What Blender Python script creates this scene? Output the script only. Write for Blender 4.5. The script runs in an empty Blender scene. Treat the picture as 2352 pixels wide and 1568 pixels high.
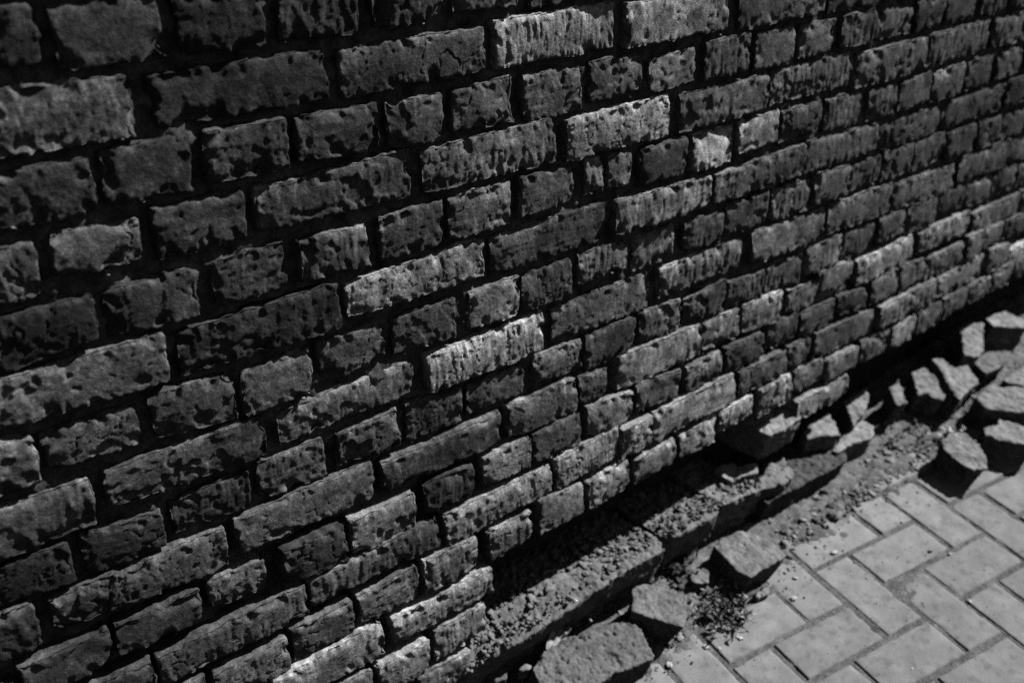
import bpy, bmesh, math, random
import numpy as np
from mathutils import Vector, Matrix

# ------------------------------------------------------------------ scene
SC = bpy.context.scene
COL = SC.collection
SC.render.engine = 'CYCLES'
SC.view_settings.view_transform = 'Standard'
SC.view_settings.look = 'None'
SC.view_settings.exposure = 0.0
SC.view_settings.gamma = 1.0

AZ, EL = math.radians(-13.0), math.radians(45.0)
SUN_DIR = Vector((math.cos(AZ)*math.cos(EL), math.sin(AZ)*math.cos(EL), math.sin(EL)))

# ------------------------------------------------------------------ measured data (millimetres, wall plane)
# course, x_left, x_right, z_top_left, z_top_right, z_bottom_left, z_bottom_right, tone
BRICKS = """0 264 312 1274 1272 1213 1215 4
0 329 447 1269 1269 1203 1205 5
0 465 576 1264 1264 1202 1200 2
0 595 705 1258 1258 1202 1201 3
0 728 837 1254 1256 1203 1205 3
0 859 973 1255 1256 1209 1210 4
0 1001 1094 1253 1257 1203 1203 3
1 204 397 1189 1185 1123 1120 6
1 424 652 1179 1183 1124 1124 3
1 674 911 1178 1183 1118 1127 3
1 931 1173 1186 1189 1126 1124 6
1 1200 1456 1184 1189 1121 1123 6
1 1484 1727 1181 1183 1115 1127 4
1 1755 1955 1178 1183 1120 1117 3
2 220 337 1101 1102 1041 1041 3
2 351 457 1108 1108 1047 1042 3
2 475 585 1106 1105 1046 1046 3
2 600 724 1103 1103 1050 1044 3
2 739 832 1100 1098 1040 1039 4
2 850 964 1099 1107 1045 1041 4
2 987 1104 1102 1101 1036 1037 4
2 1124 1238 1104 1103 1045 1049 4
2 1261 1376 1089 1099 1040 1045 5
2 1399 1519 1103 1104 1039 1043 4
2 1540 1653 1103 1102 1037 1042 4
2 1677 1783 1101 1101 1043 1048 4
2 1808 1936 1104 1107 1049 1047 4
2 1949 2070 1106 1104 1046 1045 4
2 2084 2195 1108 1106 1042 1057 3
2 2205 2332 1106 1110 1048 1055 3
2 2354 2470 1106 1111 1049 1055 3
2 2492 2600 1109 1114 1052 1058 3
3 173 261 1026 1019 964 958 5
3 278 380 1024 1017 974 969 5
3 400 519 1024 1025 963 965 3
3 534 773 1021 1029 970 963 4
3 795 1047 1023 1030 966 964 5
3 1072 1318 1022 1026 960 960 6
3 1345 1587 1020 1023 956 963 4
3 1601 1855 1022 1032 964 968 4
3 1884 2140 1022 1027 956 961 4
3 2157 2410 1029 1035 963 970 4
3 2444 2789 1032 1039 968 974 5
4 197 309 942 939 876 889 2
4 325 439 938 942 883 877 3
4 462 566 941 944 881 882 3
4 587 694 940 938 882 879 4
4 716 825 940 946 881 880 3
4 839 955 946 947 883 881 4
4 977 1089 948 945 884 889 4
4 1117 1159 950 947 890 889 5
4 1169 1228 946 943 892 888 5
4 1246 1365 941 943 880 880 3
4 1386 1499 941 942 877 876 9
4 1516 1635 942 948 886 890 6
4 1648 1768 941 944 884 888 4
4 1793 1916 943 943 880 881 4
4 1946 2052 940 940 874 874 4
4 2067 2188 938 945 878 886 4
4 2199 2329 938 947 879 881 4
4 2350 2465 944 947 885 886 3
4 2493 2612 946 951 890 892 4
4 2639 2761 950 954 893 896 4
5 137 387 866 866 815 800 5
5 403 637 858 866 801 801 2
5 651 905 859 864 812 806 6
5 918 1168 862 867 803 801 3
5 1191 1442 863 855 802 805 6
5 1457 1730 854 863 801 807 4
5 1739 2001 866 859 803 806 4
5 2013 2255 853 862 796 797 4
5 2274 2556 859 870 803 806 4
5 2569 2875 869 876 810 813 3
6 118 209 794 786 729 723 5
6 220 336 782 779 736 724 5
6 354 466 786 781 726 716 4
6 480 584 776 780 714 714 5
6 600 711 784 779 718 724 4
6 728 844 780 781 721 717 3
6 872 973 780 782 723 717 5
6 983 1090 781 782 718 718 3
6 1108 1227 785 784 734 732 5
6 1243 1349 779 782 721 722 5
6 1379 1489 776 780 725 715 3
6 1499 1626 782 788 724 722 3
6 1641 1765 786 787 720 721 4
6 1782 1906 791 786 727 725 5
6 1917 2034 782 781 726 728 4
6 2049 2165 786 789 720 725 5
6 2176 2304 787 791 721 725 4
6 2316 2442 782 786 720 723 4
6 2465 2575 783 787 718 721 4
6 2592 2715 783 783 717 717 4
7 98 261 708 699 642 637 5
7 280 504 700 704 651 639 4
7 524 761 696 700 646 649 5
7 785 1027 697 701 637 635 7
7 1048 1288 698 703 641 637 5
7 1319 1560 701 706 646 647 5
7 1590 1839 707 705 641 639 5
7 1853 2099 708 704 642 641 5
7 2112 2377 698 701 633 635 5
7 2405 2656 704 708 644 642 4
7 2669 2964 703 705 644 639 5
8 107 218 624 623 576 563 2
8 236 340 623 613 563 564 2
8 357 469 618 623 568 565 2
8 485 590 628 628 570 565 5
8 615 726 623 626 572 563 3
8 743 848 629 621 563 557 3
8 863 982 617 616 567 563 3
8 1005 1120 621 622 575 571 4
8 1130 1251 622 624 561 564 3
8 1270 1382 626 623 564 566 4
8 1393 1514 616 624 569 563 4
8 1524 1640 616 612 558 549 3
8 1651 1775 617 616 557 550 3
8 1791 1918 622 625 564 560 6
8 1927 2049 624 627 560 561 4
8 2066 2178 626 626 570 567 4
8 2195 2316 624 627 560 561 4
8 2326 2455 629 628 570 570 3
8 2474 2598 628 623 564 562 4
8 2613 2733 626 627 560 564 4
8 2746 2859 623 624 562 565 4
9 56 161 564 558 502 494 3
9 179 421 550 551 504 489 5
9 437 667 555 556 503 492 5
9 687 925 544 545 491 493 3
9 943 1102 551 552 488 487 5
9 1112 1177 547 546 493 491 3
9 1208 1441 555 553 490 491 6
9 1448 1566 549 552 493 487 5
9 1576 1707 551 549 491 486 5
9 1730 1958 542 529 485 483 6
9 1834 1965 556 549 510 503 5
9 1990 2225 540 549 485 484 6
9 2252 2490 546 550 501 493 6
9 2520 2769 534 537 489 479 5
9 2782 3040 539 538 483 479 4
10 126 237 477 474 427 424 5
10 247 365 476 471 430 421 5
10 381 471 478 474 432 423 5
10 497 602 476 474 415 409 2
10 617 733 471 471 412 409 7
10 757 858 476 474 421 417 3
10 882 986 472 478 422 418 6
10 996 1106 476 482 421 418 4
10 1124 1240 484 475 426 421 5
10 1259 1377 482 473 426 421 4
10 1398 1507 473 474 419 418 4
10 1522 1642 474 476 414 411 2
10 1663 1765 483 478 425 422 3
10 1780 1902 475 475 415 416 4
10 1918 2028 476 470 431 425 4
10 2056 2166 475 479 420 416 4
10 2178 2291 481 473 416 422 6
10 2303 2473 467 470 413 412 5
10 2492 2566 481 482 420 425 5
10 2576 2689 480 479 430 428 4
10 2707 2852 473 470 423 417 3
11 191 282 403 397 358 352 4
11 292 524 396 401 351 350 5
11 532 776 402 407 357 353 4
11 793 1031 400 401 341 350 6
11 1042 1201 407 415 345 350 6
11 1211 1292 406 403 346 348 6
11 1301 1548 406 411 346 349 6
11 1565 1727 405 407 353 354 4
11 1737 1811 410 409 356 360 4
11 1834 2070 410 402 348 342 5
11 2090 2347 400 405 347 347 5
11 2359 2603 399 410 353 346 6
11 2619 2728 415 406 351 353 5
12 248 348 335 332 290 288 4
12 361 479 327 328 275 273 5
12 489 596 336 333 279 276 4
12 610 722 333 336 280 276 5
12 737 850 340 332 275 274 6
12 880 973 328 328 270 277 5
12 996 1105 338 333 273 269 6
12 1121 1225 325 335 268 273 6
12 1243 1362 323 328 271 273 6
12 1378 1492 322 331 277 272 7
12 1503 1615 334 339 288 295 6
12 1632 1749 341 342 277 279 6
12 1759 1870 341 339 287 286 4
12 1880 2005 331 330 275 276 5
12 2023 2147 333 329 275 271 5
12 2157 2263 324 331 274 270 6
12 2275 2388 337 332 273 274 5
12 2405 2523 334 331 279 284 5
12 2534 2649 331 335 284 284 5
12 2666 2771 335 345 282 281 5
12 2781 2898 345 338 288 285 4
13 446 644 269 270 221 206 6
13 665 876 259 259 211 208 6
13 1773 1970 262 263 218 218 6
14 510 609 196 192 151 146 5
14 625 725 187 188 130 127 6
14 742 855 193 195 134 131 6
15 699 811 119 112 64 69 4"""
# rubble: name, height above ground, outline of the top face (x, y in metres)
RUBBLE = [["flat_brick",0.052,[[0.923,-0.09],[0.971,-0.07],[1.042,-0.081],[1.098,-0.096],[1.148,-0.119],[1.15,-0.153],[1.127,-0.204],[1.123,-0.215],[1.107,-0.217],[1.033,-0.196],[0.989,-0.195],[0.915,-0.172],[0.909,-0.13]]],["cobble",0.068,[[1.197,-0.081],[1.226,-0.087],[1.26,-0.125],[1.274,-0.159],[1.237,-0.194],[1.209,-0.208],[1.18,-0.164],[1.153,-0.122]]],["half_brick",0.052,[[1.439,-0.086],[1.486,-0.086],[1.523,-0.095],[1.538,-0.122],[1.547,-0.157],[1.54,-0.206],[1.522,-0.208],[1.459,-0.2],[1.425,-0.201],[1.419,-0.171]]],["corner_block",0.065,[[2.141,-0.21],[2.192,-0.211],[2.212,-0.227],[2.199,-0.28],[2.169,-0.312],[2.132,-0.337],[2.099,-0.315],[2.104,-0.268],[2.117,-0.231]]],["b5",0.065,[[2.276,-0.247],[2.312,-0.262],[2.34,-0.254],[2.366,-0.316],[2.358,-0.346],[2.303,-0.373],[2.29,-0.354],[2.257,-0.305],[2.246,-0.264]]],["b6",0.07,[[2.377,-0.168],[2.451,-0.166],[2.496,-0.203],[2.524,-0.236],[2.509,-0.28],[2.433,-0.317],[2.409,-0.293],[2.372,-0.243],[2.345,-0.216]]],["b7",0.055,[[2.538,-0.164],[2.582,-0.161],[2.666,-0.168],[2.653,-0.209],[2.571,-0.239],[2.549,-0.227],[2.528,-0.177]]],["b8",0.06,[[2.541,-0.077],[2.602,-0.064],[2.646,-0.076],[2.684,-0.113],[2.598,-0.135],[2.514,-0.127]]],["b9",0.07,[[2.348,-0.002],[2.402,-0.008],[2.397,-0.042],[2.381,-0.072],[2.333,-0.117],[2.297,-0.123],[2.285,-0.103],[2.294,-0.08],[2.266,-0.072]]],["b10",0.085,[[2.417,-0.017],[2.451,-0.028],[2.434,-0.076],[2.488,-0.086],[2.432,-0.149],[2.382,-0.15],[2.309,-0.161],[2.336,-0.117],[2.386,-0.063]]],["b11",0.08,[[2.225,-0.009],[2.276,-0.006],[2.248,-0.036],[2.197,-0.081],[2.166,-0.069]]],["b12",0.1,[[2.59,0.008],[2.646,0.005],[2.688,-0.017],[2.575,-0.081],[2.534,-0.088],[2.498,-0.064],[2.577,-0.012]]],["b13",0.1,[[2.723,-0.001],[2.754,0.0],[2.806,-0.02],[2.803,-0.053],[2.797,-0.092],[2.764,-0.109],[2.696,-0.041]]],["b15",0.205,[[1.656,-0.007],[1.741,-0.008],[1.796,-0.011],[1.779,-0.048],[1.722,-0.052],[1.658,-0.046]]],["b16",0.1,[[1.86,0.001],[1.918,0.008],[1.98,0.009],[1.96,-0.026],[1.928,-0.068],[1.888,-0.044],[1.847,-0.026]]],["b17",0.06,[[1.906,-0.062],[1.957,-0.046],[2.023,-0.031],[2.076,-0.031],[2.079,-0.067],[2.034,-0.091],[2.01,-0.09],[1.957,-0.074],[1.91,-0.074]]],["b18",0.09,[[2.055,0.016],[2.155,0.014],[2.126,-0.013],[2.07,-0.04],[2.004,-0.052],[2.031,-0.018]]],["b19",0.12,[[1.567,0.027],[1.621,0.021],[1.62,-0.0],[1.665,-0.025],[1.63,-0.045],[1.596,-0.032],[1.562,-0.028],[1.561,-0.004]]],["b20",0.1,[[1.704,-0.026],[1.753,-0.033],[1.726,-0.056],[1.738,-0.079],[1.707,-0.09],[1.668,-0.093],[1.617,-0.075],[1.569,-0.069],[1.633,-0.049]]],["chip_a",0.026,[[1.35,-0.1],[1.372,-0.098],[1.393,-0.099],[1.399,-0.115],[1.369,-0.138],[1.346,-0.118]]],["chip_b",0.014,[[1.427,-0.21],[1.458,-0.213],[1.48,-0.215],[1.455,-0.23],[1.426,-0.225]]],["chip_c",0.02,[[0.92,-0.052],[0.94,-0.05],[0.947,-0.06],[0.936,-0.067],[0.926,-0.061]]],["chip_d",0.025,[[0.878,-0.017],[0.897,-0.017],[0.902,-0.04],[0.887,-0.061],[0.865,-0.051],[0.864,-0.029]]]]

# ------------------------------------------------------------------ noise (numpy)
def _h(ix, iy, iz, seed):
    n = (ix.astype(np.uint32)*np.uint32(374761393) + iy.astype(np.uint32)*np.uint32(668265263)
         + iz.astype(np.uint32)*np.uint32(2147483647) + np.uint32(seed*1013904223 & 0xffffffff))
    n = (n ^ (n >> np.uint32(13))) * np.uint32(1274126177)
    n = (n ^ (n >> np.uint32(16))) * np.uint32(2246822519)
    n = n ^ (n >> np.uint32(15))
    return n.astype(np.float64)/4294967295.0*2-1

def vnoise(p, seed=0):
    """gradient noise about -1..1, p is (n,3)"""
    f = np.floor(p); t = p-f; i = f.astype(np.int64)
    w = t*t*t*(t*(t*6-15)+10)
    r = 0
    for dx in (0, 1):
        wx = w[:, 0] if dx else 1-w[:, 0]; tx = t[:, 0]-dx
        for dy in (0, 1):
            wy = wx*(w[:, 1] if dy else 1-w[:, 1]); ty = t[:, 1]-dy
            for dz in (0, 1):
                wz = wy*(w[:, 2] if dz else 1-w[:, 2]); tz = t[:, 2]-dz
                h = _h(i[:, 0]+dx+4096, i[:, 1]+dy+4096, i[:, 2]+dz+4096, seed)
                k = np.minimum(11, ((h+1)*6).astype(np.int64))
                g = _G[k]
                r = r + wz*(g[:, 0]*tx+g[:, 1]*ty+g[:, 2]*tz)
    return r*1.45
_G = np.array([(1, 1, 0), (-1, 1, 0), (1, -1, 0), (-1, -1, 0), (1, 0, 1), (-1, 0, 1), (1, 0, -1), (-1, 0, -1), (0, 1, 1), (0, -1, 1), (0, 1, -1), (0, -1, -1)], float)

def ridged(p, octs=3, seed=0, gain=.55):
    r = 0; a = 1.0; s = 0; q = p.copy()
    for k in range(octs):
        r = r + a*(1-2.6*np.abs(vnoise(q, seed+k*13))); s += a
        q = q*2.07+3.1; a *= gain
    return r/s

_ROT = np.array([[0.36, 0.48, -0.8], [-0.8, 0.6, 0.0], [0.48, 0.64, 0.6]])
def fbm(p, octs=3, seed=0, gain=0.5):
    r = 0; a = 1.0; q = p.copy(); s = 0
    for k in range(octs):
        r = r + a*vnoise(q, seed+k*17); s += a
        q = q@_ROT.T*2.03+7.7; a *= gain
    return r/s

# ------------------------------------------------------------------ mesh helpers
def sm(a, b, x):
    t = np.clip((x-a)/(b-a), 0, 1); return t*t*(3-2*t)

def make_mesh(name, V, F, tone=None, smooth=True):
    """V (n,3), F (m,4) or list of arrays of equal length faces"""
    me = bpy.data.meshes.new(name)
    if not isinstance(F, list): F = [F]
    F = [np.asarray(f) for f in F if len(f)]
    nl = sum(f.size for f in F); nf = sum(len(f) for f in F)
    me.vertices.add(len(V)); me.vertices.foreach_set('co', np.asarray(V, np.float32).ravel())
    me.loops.add(nl); me.loops.foreach_set('vertex_index', np.concatenate([f.ravel() for f in F]).astype(np.int32))
    me.polygons.add(nf)
    tot = np.concatenate([np.full(len(f), f.shape[1]) for f in F]).astype(np.int32)
    st = np.concatenate([[0], np.cumsum(tot)[:-1]]).astype(np.int32)
    me.polygons.foreach_set('loop_start', st)
    me.update(calc_edges=True); me.validate()
    if smooth: me.polygons.foreach_set('use_smooth', np.ones(len(me.polygons), bool))
    if tone is not None:
        at = me.attributes.new('tone', 'FLOAT', 'POINT'); at.data.foreach_set('value', np.asarray(tone, np.float32))
    return me

def link(name, me, mat, parent=None):
    o = bpy.data.objects.new(name, me); COL.objects.link(o)
    me.materials.clear(); me.materials.append(mat)
    if parent is not None:
        o.parent = parent
        o.matrix_parent_inverse = parent.matrix_world.inverted() if False else Matrix.Translation(-parent.location)
    return o

def tag(o, label=None, cat=None, group=None, kind=None):
    if label: o['label'] = label
    if cat: o['category'] = cat
    if group: o['group'] = group
    if kind: o['kind'] = kind
    return o

def empty(name, loc):
    o = bpy.data.objects.new(name, None); COL.objects.link(o); o.location = loc
    o.empty_display_size = 0.1
    return o

class Pile:
    """collects many pieces into one mesh"""
    def __init__(s): s.V = []; s.F4 = []; s.F3 = []; s.T = []; s.n = 0
    def add(s, V, F4=None, F3=None, tone=0.3):
        s.V.append(V)
        if F4 is not None and len(F4): s.F4.append(np.asarray(F4)+s.n)
        if F3 is not None and len(F3): s.F3.append(np.asarray(F3)+s.n)
        s.T.append(np.full(len(V), tone) if np.isscalar(tone) else tone)
        s.n += len(V)
    def mesh(s, name, smooth=True):
        F = []
        if s.F4: F.append(np.concatenate(s.F4))
        if s.F3: F.append(np.concatenate(s.F3))
        return make_mesh(name, np.concatenate(s.V), F, np.concatenate(s.T), smooth)

def grid_faces(n0, n1):
    """vertex index i*n1+j; facing depends on layout"""
    i, j = np.meshgrid(np.arange(n0-1), np.arange(n1-1), indexing='ij')
    a = (i*n1+j).ravel()
    return np.stack([a, a+n1, a+n1+1, a+1], 1)

# ------------------------------------------------------------------ materials (all neutral greys: the photograph is black and white)
def N(nt, t, **k):
    n = nt.nodes.new(t)
    for a, b in k.items(): setattr(n, a, b)
    return n

def stone_mat(name, fine=260.0, fine_amt=0.5, spot=60.0, spot_amt=0.35, bump=0.35, bump_d=0.0012, rough=0.92, const=None, spec=0.2):
    m = bpy.data.materials.new(name); m.use_nodes = True; nt = m.node_tree; nt.nodes.clear()
    out = N(nt, 'ShaderNodeOutputMaterial'); b = N(nt, 'ShaderNodeBsdfPrincipled')
    b.inputs['Roughness'].default_value = rough; b.inputs['Specular IOR Level'].default_value = spec
    nt.links.new(b.outputs[0], out.inputs[0])
    tc = N(nt, 'ShaderNodeTexCoord')
    n1 = N(nt, 'ShaderNodeTexNoise'); n1.inputs['Scale'].default_value = fine; n1.inputs['Detail'].default_value = 4; n1.inputs['Roughness'].default_value = .65
    n2 = N(nt, 'ShaderNodeTexNoise'); n2.inputs['Scale'].default_value = spot; n2.inputs['Detail'].default_value = 5; n2.inputs['Roughness'].default_value = .6
    for n in (n1, n2): nt.links.new(tc.outputs['Object'], n.inputs['Vector'])
    def rng(src, amt):
        r = N(nt, 'ShaderNodeMapRange'); r.inputs['From Min'].default_value = .3; r.inputs['From Max'].default_value = .7
        r.inputs['To Min'].default_value = 1-amt; r.inputs['To Max'].default_value = 1+amt
        nt.links.new(src, r.inputs['Value']); return r.outputs[0]
    mu = N(nt, 'ShaderNodeMath', operation='MULTIPLY'); nt.links.new(rng(n1.outputs[0], fine_amt), mu.inputs[0]); nt.links.new(rng(n2.outputs[0], spot_amt), mu.inputs[1])
    mu2 = N(nt, 'ShaderNodeMath', operation='MULTIPLY', use_clamp=True); nt.links.new(mu.outputs[0], mu2.inputs[0])
    if const is None:
        at = N(nt, 'ShaderNodeAttribute', attribute_name='tone'); nt.links.new(at.outputs['Fac'], mu2.inputs[1])
    else: mu2.inputs[1].default_value = const
    nt.links.new(mu2.outputs[0], b.inputs['Base Color'])
    # relief finer than the mesh
    n3 = N(nt, 'ShaderNodeTexNoise'); n3.inputs['Scale'].default_value = fine*1.2; n3.inputs['Detail'].default_value = 5; n3.inputs['Roughness'].default_value = .7
    nt.links.new(tc.outputs['Object'], n3.inputs['Vector'])
    bp = N(nt, 'ShaderNodeBump'); bp.inputs['Strength'].default_value = bump; bp.inputs['Distance'].default_value = bump_d
    nt.links.new(n3.outputs[0], bp.inputs['Height']); nt.links.new(bp.outputs[0], b.inputs['Normal'])
    return m

M_BRICK = stone_mat('weathered_brick', 300, .34, 75, .22, 1.0, .0018)
M_MORTAR = stone_mat('raked_mortar', 200, .4, 50, .3, .5, .002)
M_RUBBLE = stone_mat('broken_brick_face', 240, .30, 60, .25, .8, .0012)
M_FOOT = stone_mat('footing_brick_face', 220, .3, 60, .3, .7, .0012)
M_CRUMB = stone_mat('mortar_crumb', 300, .25, 80, .15, .3, .001)
M_PAVER = stone_mat('clinker_paver', 330, .16, 30, .16, .45, .0014)
M_DIRT = stone_mat('dry_dirt', 190, .45, 40, .3, .8, .004)
M_LEAF = stone_mat('dry_leaf', 120, .3, 40, .3, .2, .001, rough=.7)
M_GLOSS = stone_mat('wet_pebble', 200, .2, 60, .2, .1, .001, rough=.08, spec=.8)

# ------------------------------------------------------------------ brick wall
rnd = random.Random(7)
ALB = {2: .085, 3: .11, 4: .155, 5: .205, 6: .275, 7: .30, 8: .37, 9: .50}  # brick tones; low values also paint in shade of averted faces and edge falloff
LEAN = {2: -.022, 3: -.016, 4: -.006, 5: .004, 6: .016, 7: .024, 8: .03, 9: .04}   # how far the worn face leans towards the light

def brick_piece(pile, xl, xr, ztl, ztr, zbl, zbr, b, seed, res, dep=.055, proud=0.0, rough=1.0):
    """one rounded, chipped and pitted brick; front at y=proud(-)"""
    rg = random.Random(seed)
    L = xr-xl; Hh = ((ztl-zbl)+(ztr-zbr))/2
    nu = max(4, int(round(L/res))); nv = max(4, int(round(Hh/res)))
    r = rg.uniform(.0022, .0048) if res < .006 else .005
    u = np.linspace(0, 1, nu+1); v = np.linspace(0, 1, nv+1)
    U, Vv = np.meshgrid(u, v, indexing='ij')
    front = np.stack([U.ravel()*L, np.zeros(U.size), Vv.ravel()*Hh], 1)
    F = grid_faces(nu+1, nv+1)
    idx = np.arange((nu+1)*(nv+1)).reshape(nu+1, nv+1)
    per = np.concatenate([idx[:-1, 0], idx[-1, :-1], idx[:0:-1, -1], idx[0, :0:-1]])
    ys = []
    y = 0; st = res
    while y < dep: y = min(dep, y+st); ys.append(y); st *= 1.25
    P = [front]; prev = per; base = len(front)
    Fs = [F]
    for y in ys:
        ring = front[per].copy(); ring[:, 1] = y
        P.append(ring); cur = np.arange(base, base+len(per)); base += len(per)
        Fs.append(np.stack([prev, cur, np.roll(cur, -1), np.roll(prev, -1)], 1)[:, ::-1]); prev = cur
    P = np.concatenate(P)
    inner = np.stack([np.clip(P[:, 0], r, L-r), np.maximum(P[:, 1], r), np.clip(P[:, 2], r, Hh-r)], 1)
    d = P-inner; ln = np.linalg.norm(d, axis=1, keepdims=True); n = d/np.maximum(ln, 1e-9)
    off = np.array([rg.uniform(0, 900), rg.uniform(0, 900), rg.uniform(0, 900)])
    q = P + off*.37
    P2 = inner + n*r
    # closeness to an arris
    ex = np.minimum(P[:, 0], L-P[:, 0]); ez = np.minimum(P[:, 2], Hh-P[:, 2]); ey = P[:, 1]
    srt = np.sort(np.stack([ex, ey, ez], 1), 1)
    edge = np.exp(-(srt[:, 1]/.010)**1.3)
    corner = np.exp(-(srt[:, 2]/.020)**1.5)
    fr0 = sm(.5, .9, -n[:, 1])
    disp = (.0018-.0009*fr0)*vnoise(q/.055, 1) + (.0012-.0009*fr0)*vnoise(q/.020, 2)
    if res < .012:
        k = rg.random()
        st_amp = (rg.uniform(.0007, .0018) if k < .45 else .00015)*rough
        sw = rg.uniform(.009, .019)
        stq = q*np.array([1/sw, 1/sw, 1/rg.uniform(.035, .08)])+.12*vnoise(q/.03, 25)[:, None]
        streak = .8*ridged(stq*.8, 2, 3)+.3*vnoise(stq*2.1+5, 4)-.2
        frontness = sm(.5, .9, -n[:, 1])
        disp += st_amp*np.minimum(streak, .25)*(.35+.65*frontness)
        # spalls: flat-bottomed pits
        pit = fbm(q/rg.choice([.012, .018, .026]), 2, 5)-(0 if rg.random() < .30 else .2)
        disp -= rg.uniform(.0003, .0011)*rough*sm(.15, .60, pit)
        # broken-away parts of the face with a sharp step
        if rg.random() < .36:
            gx, gz_ = rg.uniform(-1, 1), rg.uniform(-1.2, .2)
            brk = vnoise(q/.035, 16)*.9+.5*vnoise(q/.012, 17)+gx*(P[:, 0]/L-.5)*2.2+gz_*(P[:, 2]/Hh-.5)*1.6
            disp -= frontness*rg.uniform(.0010, .0036)*rough*sm(.28, rg.choice([.42, .60, .85]), brk)
        if rg.random() < .30:
            crk = np.abs(vnoise(q*np.array([1/.05, 1/.05, 1/.09]), 26)+.25*vnoise(q/.012, 28))
            disp -= .0022*frontness*sm(.045, .0, crk)
        # laminar flakes lying along the bed
        if rg.random() < .3:
            lam = vnoise(q*np.array([1/.06, 1/.03, 1/.008]), 6)
            disp += .0004*lam
        disp += rg.uniform(.0002, .0005)*rough*fbm(q/.009, 4, 7, .72)
        if res < .0035: disp += .0003*vnoise(q/.0046, 9)+.0005*np.minimum(0, .12-np.abs(vnoise(q/.030, 27)))*0
        chip = np.maximum(0, vnoise(q/.026, 8)-.22)
        disp -= chip*.022*edge + np.maximum(0, vnoise(q/.05, 10)+.1)*.008*corner
        disp += edge*.0018*vnoise(q/.011, 11)
    P2 = P2 + n*disp[:, None]
    if res < .012:   # outline wanders in the plane of the wall
        P2[:, 0] += .0012*vnoise(q/.045, 19)+.0007*vnoise(q/.010, 20)
        P2[:, 2] += .0014*vnoise(q/.055, 21)+.0009*vnoise(q/.011, 22)
    # a slightly tilted face
    ln_ = LEAN[b]; tx, tz = ln_+rg.gauss(0, .012), ln_+rg.gauss(0, .012)
    P2[:, 1] += (P[:, 0]-L/2)*tx + (P[:, 2]-Hh/2)*tz
    # worn arrises: the top edge catches the sun, the foot falls away
    zt_ = Hh-P[:, 2]; fr = sm(.012, .0, P[:, 1])
    kk = rg.choice([.003, .0045, .006, .0075]) if res < .012 else .003
    nz = (.65+.6*vnoise(q/.022, 18)) if res < .012 else 1
    P2[:, 1] += fr*nz*(kk*np.exp(-zt_/.0075)+.0014*np.exp(-(L-P[:, 0])/.004)+.0018*np.exp(-P[:, 2]/.012)+.0025*np.exp(-P[:, 0]/.010))
    # tone
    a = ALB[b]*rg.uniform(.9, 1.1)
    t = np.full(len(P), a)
    if res < .012:
        bl = fbm(q/.035, 3, 12)
        t = t*(1+.55*bl)*(1+.30*vnoise(q/.012, 29)+.25*vnoise(q/.006, 30))
        lime = sm(.12, .38, fbm(q/.028+11, 3, 13))*rg.choice([0, 0, .12, .25] if b < 5 else [.15, .35, .6])
        t = t*(1-lime)+lime*np.minimum(.8, a*2.1)
        if rg.random() < .45:      # pale run-off from the bed above
            uq = np.stack([q[:, 0], q[:, 0]*0+off[1], q[:, 0]*0], 1)
            dr = sm(0, .55, P[:, 2]/Hh-rg.uniform(.35, .7)-.45*vnoise(uq/.013, 23)-.25*vnoise(uq/.0045, 24))
            t = t*(1+rg.uniform(.3, 1.1)*dr)
        if rg.random() < .5:
            soot = sm(.0, .35, vnoise(q*np.array([1/.05, 1/.05, 1/.03]), 14)); t = t*(1-.40*soot)
        t = np.where(sm(.3, .5, fbm(q/.006, 2, 15)) > .5, t*1.5, t)
    wpos = np.stack([xl+P[:, 0], P[:, 0]*0, zbl+P[:, 2]], 1)
    t = t*(1+.45*vnoise(wpos/.23+4.2, 37)+.25*vnoise(wpos/np.array([.09, 1, .35]), 38))   # damp and soot running over several bricks
    t = t*(.60+.40*sm(.15, .95, xl))*(1-.25*sm(.95, 1.25, zbl)*sm(1.2, .6, xl))*(1-.22*sm(1.5, 2.4, xl))  # vignette falloff painted into the tone at left and upper left; far right dimmed
    t = np.clip(t, .03, .85)
    # place on the wall: bilinear in the measured outline
    s = P2[:, 0]/L; w = P2[:, 2]/Hh
    zt = ztl+(ztr-ztl)*s; zb = zbl+(zbr-zbl)*s
    W = np.stack([xl+(xr-xl)*s, proud+P2[:, 1], zb+(zt-zb)*w], 1)
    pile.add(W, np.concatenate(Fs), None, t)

X0, X1 = -1.0, 5.2
PITCH = .08
def course_z(c): return 1.2335-.08*c
def bulge(c): return -.0078*max(0, c-8)
RECESS_X = .80

rows = [tuple(map(int, l.split())) for l in BRICKS.strip().splitlines()]
wall = Pile(); seed = 100
spans = {}
for (c, xl, xr, a1, a2, b1, b2, b) in rows:
    seed += 1
    xl, xr, a1, a2, b1, b2 = [k/1000 for k in (xl, xr, a1, a2, b1, b2)]
    lo, hi = spans.get(c, (9, -9)); spans[c] = (min(lo, xl), max(hi, xr))
    xm = (xl+xr)/2
    res = .0018 if xm < 1.25 else (.0026 if xm < 1.8 else .0036)
    dep = .13 if (c >= 12 and xm > .7) else .055
    proud = rnd.gauss(0, .0021)+bulge(c)
    if c == 9 and b == 5 and xr-xl < .15 and 1.5 < xm < 2.2 and abs(a1-b1) < .05: proud -= .002
    brick_piece(wall, xl-.0022, xr+.0018, a1+.003, a2+.003, b1-.0045, b2-.0045, b, seed, res, dep, proud)
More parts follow.
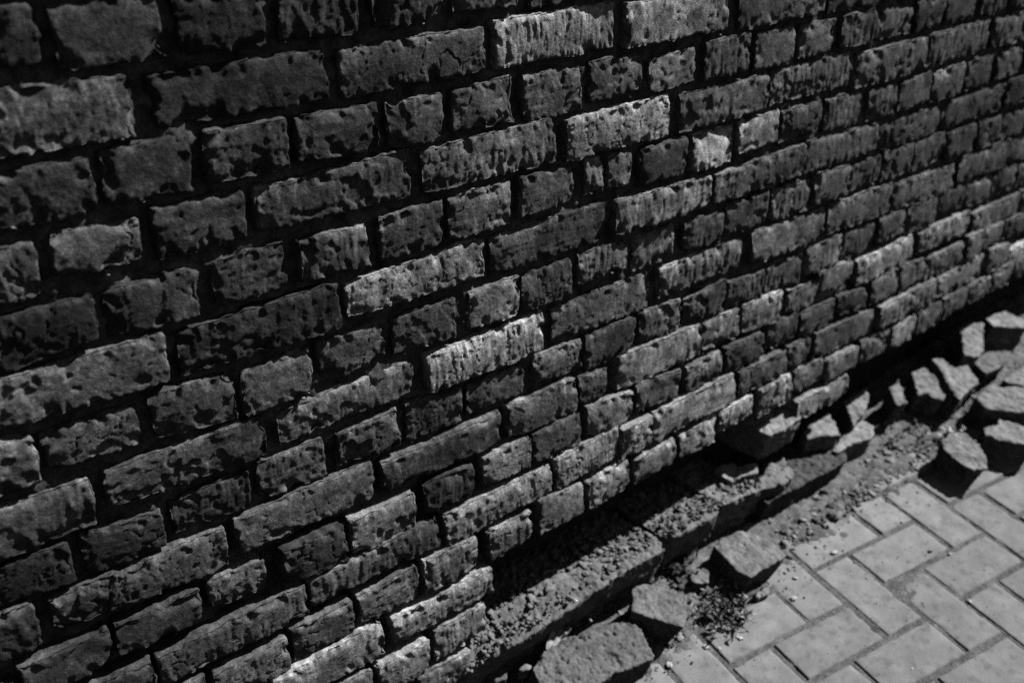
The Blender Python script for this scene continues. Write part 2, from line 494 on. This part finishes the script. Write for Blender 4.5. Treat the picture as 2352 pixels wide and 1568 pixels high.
# the same bond carried on past the frame
for c in range(-11, 19):
    lo, hi = spans.get(c, (1.0, 1.0))
    stretch = (c % 2 == 1)
    for sgn in (-1, 1):
        x = lo if sgn < 0 else hi
        while (x > X0) if sgn < 0 else (x < X1):
            Lb = .241 if stretch else .114
            g = rnd.uniform(.008, .016)
            if c not in spans and x == lo and sgn < 0: g = .006
            a, e = (x-g-Lb, x-g) if sgn < 0 else (x+g, x+g+Lb)
            x = a if sgn < 0 else e
            if c >= 13 and (a+e)/2 > RECESS_X-.02: continue
            zc = course_z(c); j = [rnd.gauss(0, .0015) for _ in range(4)]
            seed += 1
            near = (-.1 < e and a < 3.4 and -2 < c < 17)
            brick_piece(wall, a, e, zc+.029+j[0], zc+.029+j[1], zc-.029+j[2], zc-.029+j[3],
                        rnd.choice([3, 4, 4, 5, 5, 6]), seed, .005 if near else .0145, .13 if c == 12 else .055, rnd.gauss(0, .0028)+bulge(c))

wall_root = empty('brick_wall', (1.6, 0, 0))
tag(wall_root, 'old weathered brick wall with deeply raked joints and an undercut missing bottom course', 'brick wall')
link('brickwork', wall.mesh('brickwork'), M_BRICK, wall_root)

# mortar bed: a sheet set back behind the brick faces, cut deeper where the bottom courses are gone
xs = np.unique(np.round(np.concatenate([np.arange(X0, 0, .03), np.arange(0, 3.2, .0045), np.arange(3.2, X1+.03, .03)]), 5))
zs = np.unique(np.round(np.concatenate([np.arange(-.25, 0, .02), np.arange(0, 1.33, .0045), np.arange(1.33, 2.16, .03)]), 5))
GX, GZ = np.meshgrid(xs, zs, indexing='ij')
p = np.stack([GX.ravel(), np.zeros(GX.size), GZ.ravel()], 1)
ym = .0145+.010*fbm(p/.06, 2, 31)+.005*fbm(p/.013, 3, 32)
edge = p[:, 0]-RECESS_X-.015*vnoise(p/.05, 33)
ztop = .240+.010*vnoise(p/.06, 34)
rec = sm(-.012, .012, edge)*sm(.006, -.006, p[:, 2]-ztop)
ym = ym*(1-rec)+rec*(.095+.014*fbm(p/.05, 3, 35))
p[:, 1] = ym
tone = .11*(1+.9*fbm(p/.02, 3, 36))*(1-rec)+.05*rec  # recess painted darker than the joints to deepen its shade
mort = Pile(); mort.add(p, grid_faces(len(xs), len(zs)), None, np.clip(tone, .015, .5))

def ico(sub=2):
    bm = bmesh.new(); bmesh.ops.create_icosphere(bm, subdivisions=sub, radius=1)
    V = np.array([v.co[:] for v in bm.verts]); F = np.array([[v.index for v in f.verts] for f in bm.faces]); bm.free(); return V, F
ICO1, ICO2, ICO3 = ico(1), ico(2), ico(3)
def pebble(pile, c, s, tone, rg, I=ICO2, flat=.6, ang=.75):
    V, F = I
    k = vnoise(V*1.3+rg.uniform(0, 500), 40)
    k2 = vnoise(V*2.9+rg.uniform(0, 500), 41)
    W = V*(1+ang*k+ang*.4*k2)[:, None]*np.array([rg.uniform(.7, 1.3), rg.uniform(.7, 1.2), flat*rg.uniform(.7, 1.2)])*s
    a = rg.uniform(0, 6.28); ca, sa = math.cos(a), math.sin(a)
    b = rg.gauss(0, .3); cb, sb = math.cos(b), math.sin(b)
    Rz = np.array([[ca, -sa, 0], [sa, ca, 0], [0, 0, 1]]); Rx = np.array([[1, 0, 0], [0, cb, -sb], [0, sb, cb]])
    pile.add(W@(Rz@Rx).T+np.array(c), None, F, tone)
# crumbs of lime mortar left standing in the bed joints
for k in range(70):
    c, xl, xr, a1, a2, b1, b2, b = rows[rnd.randrange(len(rows))]
    f = rnd.random()
    x = (xl+(xr-xl)*f)/1000; z = (b1+(b2-b1)*f)/1000-rnd.uniform(.002, .010)
    if c >= 12 and x > .75: continue
    for m in range(rnd.randint(1, 4)):
        pebble(mort, (x+rnd.gauss(0, .006), rnd.uniform(.002, .014)+bulge(c), z+rnd.gauss(0, .002)), rnd.uniform(.0012, .0036), rnd.choice([.2, .3, .45]), rnd, ICO2)
link('mortar', mort.mesh('mortar'), M_MORTAR, wall_root)
bmc = bmesh.new(); bmesh.ops.create_cube(bmc, size=1)
for v in bmc.verts: v.co = Vector((X0 if v.co.x < 0 else X1, .135 if v.co.y < 0 else .38, -.25 if v.co.z < 0 else 2.15))
mec = bpy.data.meshes.new('wall_core'); bmc.to_mesh(mec); bmc.free()
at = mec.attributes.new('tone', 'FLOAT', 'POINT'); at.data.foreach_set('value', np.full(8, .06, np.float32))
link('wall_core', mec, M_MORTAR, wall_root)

# ------------------------------------------------------------------ ground
def gz(x, y): return .0483*(x-1.6)+.0803*(y+.256)
def gzc(x, y): return gz(np.clip(x, -1.5, 5.5), np.clip(y, -3, .5))
TH = -0.16602; OX, OY, MOD = 1.69707, -.25591, .10771
e1 = np.array([math.cos(TH), math.sin(TH)]); e2 = np.array([math.sin(TH), -math.cos(TH)])
def cell(a, b): return np.array([OX, OY])+MOD*(a*e1+b*e2)

def pave_limit(x):   # pavers stop about here, a strip of dirt runs to the wall
    return -.150+.02*math.sin(x*5.1)+.012*math.sin(x*13+1)
xs = np.unique(np.round(np.concatenate([np.linspace(-30, -1, 12), np.arange(-1, .5, .05), np.arange(.5, 3.1, .006), np.arange(3.1, 6, .06), np.linspace(6, 40, 12)]), 4))
ys = np.unique(np.round(np.concatenate([np.linspace(-40, -3, 12), np.arange(-3, -.62, .05), np.arange(-.62, .12, .006), np.linspace(.12, .4, 6), np.linspace(1, 30, 8)]), 4))
GX, GY = np.meshgrid(xs, ys, indexing='ij')
p = np.stack([GX.ravel(), GY.ravel(), np.zeros(GX.size)], 1)
lim = -.150+.02*np.sin(p[:, 0]*5.1)+.012*np.sin(p[:, 0]*13+1)
strip = sm(-.07, .02, p[:, 1]-lim+.06*fbm(p/.05, 2, 51))
z = gzc(p[:, 0], p[:, 1])-.0027
z += .0011*fbm(p/.015, 2, 52)*(1-strip)
z += strip*(.008+.010*fbm(p/.06, 3, 53)+.005*fbm(p/.014, 3, 54))
z -= .05*sm(1.15, .85, p[:, 0])*sm(-.14, -.03, p[:, 1])          # the strip is scoured out at the near end
p[:, 2] = z
tone = np.clip(.155+.05*fbm(p/.05, 3, 55)+.07*fbm(p/.012, 2, 56)+.05*strip, .03, .5)
g = link('dirt_ground', make_mesh('dirt_ground', p, grid_faces(len(xs), len(ys)), tone), M_DIRT)
tag(g, kind='structure')

pav = Pile()
def paver(a0, b0, na, nb, rg, fine):
    L, Wd = na*MOD, nb*MOD
    j = .0042
    res = .006 if fine else .05
    n0 = max(2, int(L/res)); n1 = max(2, int(Wd/res))
    s = np.concatenate([[0, .0025], np.linspace(.006, L-2*j-.006, n0), [L-2*j-.0025, L-2*j]])
    t = np.concatenate([[0, .0025], np.linspace(.006, Wd-2*j-.006, n1), [Wd-2*j-.0025, Wd-2*j]])
    S, T = np.meshgrid(s, t, indexing='ij'); S = S.ravel(); T = T.ravel()
    ed = np.minimum(np.minimum(S, L-2*j-S), np.minimum(T, Wd-2*j-T))
    rot = rg.gauss(0, .006); ja, jb = rg.gauss(0, .001), rg.gauss(0, .001)
    S2 = S-L/2; T2 = T-Wd/2
    S3 = S2*math.cos(rot)-T2*math.sin(rot)+L/2+ja+j; T3 = S2*math.sin(rot)+T2*math.cos(rot)+Wd/2+jb+j
    base = cell(a0, b0)
    xy = base[None]+S3[:, None]*e1[None]+T3[:, None]*e2[None]
    q = np.stack([xy[:, 0], xy[:, 1], np.full(len(S), rg.uniform(0, 90))], 1)
    h = rg.gauss(0, .0008)+S2*rg.gauss(0, .006)+T2*rg.gauss(0, .009)
    z = gzc(xy[:, 0], xy[:, 1])+h
    wob = 0
    if fine:
        wob = .0012*vnoise(q/.012, 61)*np.exp(-ed/.004)
        z += .0007*fbm(q/.05, 2, 62)+.0004*fbm(q/.008, 2, 63)
        chip = np.maximum(0, vnoise(q/.025, 64)-.25)*np.exp(-ed/.006)*.008; z -= chip
    z -= .0022*np.exp(-ed/.0022)+.014*(ed < 1e-6)
    t0 = .275*rg.uniform(.94, 1.06)
    tone = t0*(1+.20*fbm(q/.045, 3, 65)-.25*sm(.25, .5, fbm(q/.02+3, 2, 66))) if fine else np.full(len(S), t0)
    dist = xy[:, 1]-pave_limit(base[0])
    tone = tone*(1+.22*sm(-.28, -.05, dist))      # paler by the rubble
    Wv = np.stack([xy[:, 0], xy[:, 1]+wob, z], 1)
    pav.add(Wv, grid_faces(len(s), len(t))[:, ::-1], None, tone)
rg = random.Random(3)
for i in range(-40, 48):
    for jx in range(-24, 24):
        a, b = i+2*jx, i-2*jx
        for kind in (0, 1):
            a0, b0, na, nb = (a, b, 2, 1) if kind == 0 else (a-1, b, 1, 2)
            c = cell(a0+na/2, b0+nb/2)
            if not (-1 < c[0] < 5.2 and -2.6 < c[1] < pave_limit(c[0])+.01): continue
            fine = .8 < c[0] < 2.9 and c[1] > -.75
            paver(a0, b0, na, nb, rg, fine)
o = link('paving', pav.mesh('paving'), M_PAVER)
tag(o, kind='structure')

# ------------------------------------------------------------------ footing and rubble: chipped solids
def solid(outline, z0, ztop_fn, voxel, sub=0, bottom_scale=1.0, bottom_shift=(0, 0)):
    """closed prism -> voxel remesh -> mesh arrays"""
    bm = bmesh.new()
    cx = sum(a for a, _ in outline)/len(outline); cy = sum(b for _, b in outline)/len(outline)
    top = [bm.verts.new((a, b, ztop_fn(a, b))) for a, b in outline]
    uc = .27*(ztop_fn(cx, cy)-z0)
    bot = [bm.verts.new((cx+(a-cx)*bottom_scale+bottom_shift[0], cy+(b-cy)*bottom_scale+bottom_shift[1]+uc, z0)) for a, b in outline]
    n = len(top)
    bm.faces.new(top); bm.faces.new(bot[::-1])
    for k in range(n): bm.faces.new((top[k], bot[k], bot[(k+1) % n], top[(k+1) % n]))
    bmesh.ops.recalc_face_normals(bm, faces=bm.faces)
    bmesh.ops.triangulate(bm, faces=bm.faces)
    me = bpy.data.meshes.new('tmp'); bm.to_mesh(me); bm.free()
    ob = bpy.data.objects.new('tmp', me); COL.objects.link(ob)
    md = ob.modifiers.new('r', 'REMESH'); md.mode = 'VOXEL'; md.voxel_size = voxel
    ms = ob.modifiers.new('s', 'SMOOTH'); ms.factor = .5; ms.iterations = 3
    dg = bpy.context.evaluated_depsgraph_get(); dg.update()
    m2 = bpy.data.meshes.new_from_object(ob.evaluated_get(dg))
    bpy.data.objects.remove(ob); bpy.data.meshes.remove(me)
    nv = len(m2.vertices)
    V = np.empty(nv*3, np.float32); m2.vertices.foreach_get('co', V); V = V.reshape(-1, 3).astype(float)
    Nn = np.empty(nv*3, np.float32); m2.vertices.foreach_get('normal', Nn); Nn = Nn.reshape(-1, 3).astype(float)
    return m2, V, Nn

def finish_solid(m2, V, name, tone, origin):
    V = V-np.array(origin)
    m2.vertices.foreach_set('co', V.astype(np.float32).ravel()); m2.update(); m2.name = name
    at = m2.attributes.new('tone', 'FLOAT', 'POINT'); at.data.foreach_set('value', np.clip(tone, .03, .85).astype(np.float32))
    m2.polygons.foreach_set('use_smooth', np.ones(len(m2.polygons), bool))
    return m2

def rubble(name, outline, h, label, seed, tone=.30, sink=.012, tilt=(0, 0), voxel=.0032, rough=1.0, scale=1.0, zbase=None, shift=(0, 0), lump=.8, back=0, cat='broken brick', group='fallen bricks along the foot of the wall'):
    rg = random.Random(seed)
    cx = sum(a for a, _ in outline)/len(outline); cy = sum(b for _, b in outline)/len(outline)
    if back: outline = [(a, b+(back if b > cy else 0)) for a, b in outline]
    fn = lambda a, b: gz(a, b)+h+tilt[0]*(a-cx)+tilt[1]*(b-cy)
    z0 = (gz(cx, cy)-sink) if zbase is None else zbase
    m2, V, Nn = solid(outline, z0, fn, voxel, bottom_scale=scale, bottom_shift=shift)
    q = V+rg.uniform(0, 70)
    d = .0030*lump*vnoise(q/.04, 71)+.0022*lump*vnoise(q/.016, 72)+.0008*vnoise(q/.0075, 76)+.0011*rough*fbm(q/.008, 3, 73)
    d -= .0022*rough*sm(.15, .4, fbm(q/.015, 2, 74))
    V = V+Nn*d[:, None]
    t = 1.0*tone*(1+.45*fbm(q/.03, 3, 75))
    org = (cx, cy, gz(cx, cy))
    me = finish_solid(m2, V, name, t, org)
    o = link(name, me, M_RUBBLE); o.location = org
    tag(o, label, cat, group)
    return o

foot = empty('brick_footing', (1.3, -.03, gz(1.3, -.03)))
tag(foot, 'low projecting brick footing littered with crumbled mortar below the black undercut of the wall', 'footing')
FT = .120
SEG = [  # outline (x, y), top height, tone
    ([(.775, -.010), (.82, -.050), (.95, -.066), (1.10, -.072), (1.285, -.085), (1.305, -.05), (1.30, .05), (1.29, .11), (.80, .11)], FT, .21),
    ([(1.315, -.045), (1.335, -.064), (1.43, -.072), (1.475, -.068), (1.49, .11), (1.32, .11)], FT-.003, .23),
    ([(1.495, -.060), (1.60, -.075), (1.612, .11), (1.50, .11)], FT+.001, .30),
    ([(1.62, -.088), (1.78, -.100), (1.90, -.105), (1.96, -.07), (1.95, .10), (1.63, .10)], FT-.035, .10),
]
def ground_top(x, y):
    return FT
for k, (ol, ht, tn) in enumerate(SEG):
    rg = random.Random(40+k)
    m2, V, Nn = solid(ol, -.06, lambda a, b: ht, .0030)
    q = V+k*3.3
    front = sm(-.2, .5, -Nn[:, 1])
    d = .004*vnoise(q/.05, 81)+.0022*vnoise(q/.018, 82)+(.0012+.0034*sm(.5, .9, Nn[:, 2]))*fbm(q/.010, 3, 83)-.003*sm(.1, .4, fbm(q/.02, 2, 84))
    V = V+Nn*d[:, None]
    if k == 0:   # the near end is worn away to a slope
        wear = sm(1.25, .80, V[:, 0])*sm(.0, -.07, V[:, 1])
        V[:, 2] -= np.where(V[:, 2] > 0, wear*.05*np.clip(V[:, 2]/.12, 0, 1), 0)
    t = tn*(1+.3*fbm(q/.03, 3, 85))
    org = (foot.location.x, foot.location.y, foot.location.z)
    me = finish_solid(m2, V, 'footing_brick', t, (0, 0, 0))
    link('footing_brick', me, M_FOOT, foot)

RUB = {n: (h, [tuple(a) for a in ol]) for n, h, ol in RUBBLE}
SPEC = {
 'flat_brick': ('large worn brick lying flat and half cropped at the bottom edge, dusted with tiny crumbs', dict(tone=.175, lump=.4, rough=1.6, sink=.02, voxel=.0024)),
 'cobble': ('squarish half brick with a sloping pale face beside the dry weed clump', dict(tone=.225, lump=.5, tilt=(0, .10), scale=.85, shift=(.0, .004), voxel=.0026)),
 'half_brick': ('half brick lying flat on the edge of the paving, in front of the footing', dict(tone=.235, lump=.5, scale=.92, voxel=.0026)),
 'corner_block': ('lone pointed brick lump tilted on the paving with a big black shadow under it', dict(tone=.26, scale=.80, tilt=(.05, .05))),
 'b5': ('long brick block at the right edge, nearest the open paving', dict(tone=.27, scale=.95)),
 'b6': ('wide brick slab at the right edge, above the long block nearest the paving', dict(tone=.27)),
 'b7': ('smaller pale chunk at the right edge, behind the wide slab', dict(tone=.26)),
 'b8': ('low brick chunk under the standing half brick at the far right', dict(tone=.20)),
 'b9': ('notched brick lump with a stained top, left of the diamond shaped one', dict(tone=.27)),
 'b10': ('diamond shaped brick lump leaning against its notched neighbour', dict(tone=.28, tilt=(-.05, .1))),
 'b11': ('narrow brick sliver standing alone in the deep shadow of the wall', dict(tone=.26, scale=.9)),
 'b12': ('half brick propped upright close to the wall at the far right', dict(tone=.28, tilt=(.0, .25))),
 'b13': ('pale flat topped brick, topmost of the rubble at the right edge', dict(tone=.33)),
 'b15': ('broken brick stub jutting from the undercut below the bottom course', dict(tone=.33, zbase=.15, tilt=(.0, .03), back=.09)),
 'b16': ('wedge shaped brick fragment under the last surviving bottom brick', dict(tone=.32, scale=.9)),
 'b17': ('long ragged brick fragment at the edge of the gravel', dict(tone=.33)),
 'b18': ('upright jagged fragment leaning against the wall base', dict(tone=.27, tilt=(.0, .2))),
 'b19': ('pale broken lump sitting on the far part of the footing', dict(tone=.33, zbase=.07)),
 'chip_a': ('small pale brick chip lying between the two half bricks', dict(tone=.26, voxel=.0022, lump=.4)),
 'chip_b': ('small pale shard at the shadow tip of the half brick on the paving edge', dict(tone=.34, voxel=.0022, lump=.4, sink=.004)),
 'chip_c': ('pale broken chip in the dark gap left of the large flat brick', dict(tone=.33, voxel=.0022, lump=.4)),
 'chip_d': ('dull lump of broken brick in the dark corner below the near end of the footing', dict(tone=.16, voxel=.0026, lump=.6)),
 'b20': ('crumbling chunk with ragged top at the end of the footing', dict(tone=.24, zbase=.03, rough=2.0)),
}
for k, (n, (lab, kw)) in enumerate(SPEC.items()):
    h, ol = RUB[n]
    nm = 'loose_brick' if n == 'flat_brick' else 'broken_brick'
    rubble(nm, ol, h, lab, 200+k, **kw)

# ------------------------------------------------------------------ crumbs, gravel, chips
rg = random.Random(11)
cr = Pile()
for k in range(2200):
    x = rg.uniform(.79, 1.62)
    if 1.295 < x < 1.32: continue
    y = min(.08, -.058+abs(rg.gauss(0, .05))) if rg.random() < .8 else rg.uniform(-.06, .08)
    dens = .5+.5*math.sin(x*17)+.5*(x > 1.1)
    if rg.random() > .45+.4*dens: continue
    wear = max(0, min(1, (1.25-x)/.45))*max(0, min(1, -y/.07))
    s = min(.0085, .0013+rg.expovariate(1/.0016))
    pebble(cr, (x, y, FT+.001-wear*.05+s*.25), s, rg.uniform(.16, .28), rg, ICO2 if s > .003 else ICO1)
o = link('mortar_crumbs', cr.mesh('mortar_crumbs', False), M_CRUMB)
tag(o, 'loose crumbs of mortar scattered on top of the brick footing', 'crumbs', kind='stuff')

gr = Pile()
for k in range(5200):
    x = rg.uniform(.85, 2.75); y = rg.gauss(-.15, .05)
    if y > -.03 or y < -.34: continue
    s = min(.010, .0012+rg.expovariate(1/.0016))
    on = y < pave_limit(x)-.03
    if on and (s > .0035 or rg.random() < .7): continue
    zz = gz(x, y)+(.001 if on else .003)
    if x < 1.15 and y > -.14: zz -= .05*max(0, min(1, (1.15-x)/.3))*max(0, min(1, (y+.14)/.11))
    pebble(gr, (x, y, zz), s, rg.choice([.10, .15, .22, .30, .40]), rg, ICO2 if s > .004 else ICO1)
for k in range(60):
    x = rg.uniform(.95, 2.7); y = rg.uniform(-.175, -.08)
    s = rg.uniform(.006, .013); zz = gz(x, y)+.004
    if x < 1.15 and y > -.14: zz -= .05*max(0, min(1, (1.15-x)/.3))*max(0, min(1, (y+.14)/.11))
    pebble(gr, (x, y, zz), s, rg.choice([.14, .20, .26]), rg, ICO2)
for k in range(1500):   # grit strewn over the paving
    x = rg.uniform(1.0, 2.9); y = rg.uniform(-.7, -.2)
    pebble(gr, (x, y, gz(x, y)+.0006), rg.uniform(.0005, .0014), rg.choice([.1, .15, .4, .5]), rg, ICO1)
o = link('gravel', gr.mesh('gravel', False), M_CRUMB)
tag(o, 'fine gravel and grit in the dirt strip between paving and wall', 'gravel', kind='stuff')

CHIPS = [(1.712, -0.19, 0.006), (1.677, -0.236, 0.008), (1.847, -0.368, 0.006), (1.872, -0.401, 0.006), (1.496, -0.262, 0.008), (1.547, -0.228, 0.006), (1.667, -0.326, 0.003), (1.775, -0.502, 0.004), (1.524, -0.521, 0.004), (1.324, -0.259, 0.008), (1.507, -0.133, 0.003), (1.882, -0.276, 0.005), (1.165, -0.217, 0.008), (1.256, -0.232, 0.006), (1.273, -0.251, 0.005), (1.437, -0.214, 0.008), (1.463, -0.214, 0.009), (2.07, -0.168, 0.009), (2.023, -0.159, 0.007), (1.752, 0.032, 0.005)]
for k, (x, y, s) in enumerate(CHIPS):
    s *= .8; pl = Pile(); pebble(pl, (0, 0, 0), s, .52, rg, ICO3, .3, .5)
    o = link('stone_chip', pl.mesh('stone_chip'), M_CRUMB); o.location = (x, y, gz(x, y)+s*.28)
    tag(o, 'small pale stone chip lying on the paving', 'stone chip', 'pale stone chips on the paving')

# ------------------------------------------------------------------ weeds and dry leaves
def leaf(pile, base, d, L, W, tone, rg, curl=.5, seg=4):
    d = np.array(d, float); d /= np.linalg.norm(d)
    side = np.cross(d, [rg.gauss(0, .4), rg.gauss(0, .4), 1]); side /= max(1e-6, np.linalg.norm(side)); up = np.cross(side, d)
    V = []; c = rg.gauss(0, curl)
    for k in range(seg+1):
        t = k/seg; w = W*math.sin(math.pi*(.12+.86*t))
        ctr = np.array(base)+d*L*t+up*c*L*t*t
        V += [ctr-side*w/2+up*w*.2, ctr, ctr+side*w/2+up*w*.2]
    F = []
    for k in range(seg):
        a = k*3; F += [[a, a+1, a+4, a+3], [a+1, a+2, a+5, a+4]]
    pile.add(np.array(V), F, None, tone)
def stalk(pile, a, b, r, tone):
    a = np.array(a, float); b = np.array(b, float); d = b-a; d /= np.linalg.norm(d)
    s = np.cross(d, [.3, .5, .8]); s /= np.linalg.norm(s); u = np.cross(d, s)
    V = [a+r*(math.cos(t)*s+math.sin(t)*u) for t in np.arange(5)*2*math.pi/5]+[b+r*.5*(math.cos(t)*s+math.sin(t)*u) for t in np.arange(5)*2*math.pi/5]
    pile.add(np.array(V), [[k, (k+1) % 5, 5+(k+1) % 5, 5+k] for k in range(5)], None, tone)
def weed(name, c, rad, hgt, nst, nlf, tones, L, W, label, cat, seed, spread=1.0):
    rg = random.Random(seed)
    root = empty(name, (c[0], c[1], gz(*c[:2])))
    tag(root, label, cat)
    lv = Pile(); stp = Pile()
    for k in range(nst):
        a = rg.uniform(0, 6.28); rr = rad*math.sqrt(rg.random())
        b = np.array([c[0]+rr*.6*math.cos(a), c[1]+rr*.6*math.sin(a), gz(*c[:2])])
        t = b+np.array([math.cos(a)*rr*.7*spread, math.sin(a)*rr*.7*spread, hgt*rg.uniform(.5, 1)])
        stalk(stp, b, t, .0007, rg.choice(tones))
        for m in range(nlf):
            f = rg.uniform(.15, 1)
            q = b+(t-b)*f
            leaf(lv, q, (rg.gauss(0, 1), rg.gauss(0, 1), rg.gauss(.35, .6)), L*rg.uniform(.5, 1.3), W*rg.uniform(.5, 1.3), rg.choice(tones), rg)
    link('leaves', lv.mesh('leaves', False), M_LEAF, root)
    link('stem', stp.mesh('stem'), M_LEAF, root)
    return root

weed('dry_weed', (1.346,-0.196), .058, .024, 60, 8, [.05, .09, .15, .25, .42], .013, .006, 'clump of withered weed growing between the squarish half brick and the paving', 'weed', 31)
weed('small_weed', (1.372,-0.066), .035, .030, 16, 6, [.04, .07, .12], .016, .009, 'dark broad leaved weed in the shade of the footing end', 'weed', 32)
weed('pale_weed', (2.257,-0.19), .045, .045, 9, 7, [.4, .55, .7], .016, .007, 'pale sprig of weed behind the lone pointed brick lump', 'weed', 33)
weed('dusty_weed', (2.173,-0.084), .060, .035, 20, 6, [.2, .3, .4], .013, .006, 'dusty low weed at the gravel edge below the wall shadow', 'weed', 34)
# a crumpled leaf against the footing and two wet pebbles
pl = Pile(); rg = random.Random(5)
n0, n1 = 26, 12
S, T = np.meshgrid(np.linspace(-1, 1, n0), np.linspace(-1, 1, n1), indexing='ij'); S = S.ravel(); T = T.ravel()
wd = .016*np.sqrt(np.maximum(.02, 1-S**2))
q = np.stack([S*2.2, T*1.1, S*0], 1)
V = np.stack([S*.045, T*wd, .010*fbm(q*1.6, 2, 91)+.010*T*T], 1)
pl.add(V, grid_faces(n0, n1), None, .34*(1+.3*fbm(q*3, 2, 92)))
o = link('dry_leaf', pl.mesh('dry_leaf'), M_LEAF); o.location = (1.018,-0.057,0.028); o.rotation_euler = (.3, -.15, .35)
tag(o, 'crumpled dry leaf caught between the footing and the flat worn brick', 'leaf')
for x, y, z, s, lab in ((1.058,-0.062,0.099,.006,'shiny wet pebble on the front edge of the footing'), (1.104,-0.056,0.022,.0045,'tiny glinting pebble on the ground behind the flat worn brick')):
    pl = Pile(); pebble(pl, (0, 0, 0), s, .5, rg, ICO3, .9, .15)
    o = link('wet_pebble', pl.mesh('wet_pebble'), M_GLOSS); o.location = (x, y, z); tag(o, lab, 'pebble')


# ------------------------------------------------------------------ light and sky
w = bpy.data.worlds.new('World'); SC.world = w; w.use_nodes = True
nt = w.node_tree; nt.nodes.clear()
out = N(nt, 'ShaderNodeOutputWorld'); bg = N(nt, 'ShaderNodeBackground'); sky = N(nt, 'ShaderNodeTexSky')
sky.sky_type = 'NISHITA'; sky.sun_disc = False; sky.sun_elevation = EL; sky.sun_rotation = math.atan2(SUN_DIR.x, SUN_DIR.y)
bw = N(nt, 'ShaderNodeRGBToBW')
nt.links.new(sky.outputs[0], bw.inputs[0]); nt.links.new(bw.outputs[0], bg.inputs['Color'])
bg.inputs['Strength'].default_value = 0.022
nt.links.new(bg.outputs[0], out.inputs[0])
sl = bpy.data.lights.new('sun', 'SUN'); sl.energy = 5.0; sl.angle = math.radians(.5); sl.color = (1, 1, 1)
so = bpy.data.objects.new('sun', sl); COL.objects.link(so); so.rotation_euler = SUN_DIR.to_track_quat('Z', 'Y').to_euler(); so.location = (4, -3, 5)

# ------------------------------------------------------------------ camera
cam = bpy.data.cameras.new('camera'); co = bpy.data.objects.new('camera', cam); COL.objects.link(co); SC.camera = co
cam.sensor_fit = 'HORIZONTAL'; cam.sensor_width = 36; cam.lens = 35.387; cam.clip_start = .02; cam.clip_end = 200
right = Vector((.7693695, -.63875042, -.00827504)); up = Vector((.29049172, .33829903, .89508007)); fwd = Vector((.56893333, .69105113, -.44582867))
m = Matrix((right, up, -fwd)).transposed().to_4x4(); m.translation = (0, -1.16027, 1.42); co.matrix_world = m
cam.dof.use_dof = True; cam.dof.focus_distance = 1.47; cam.dof.aperture_fstop = 3.2
SC.cycles.use_denoising = False
SC.cycles.diffuse_bounces = 0
SC.cycles.max_bounces = 4
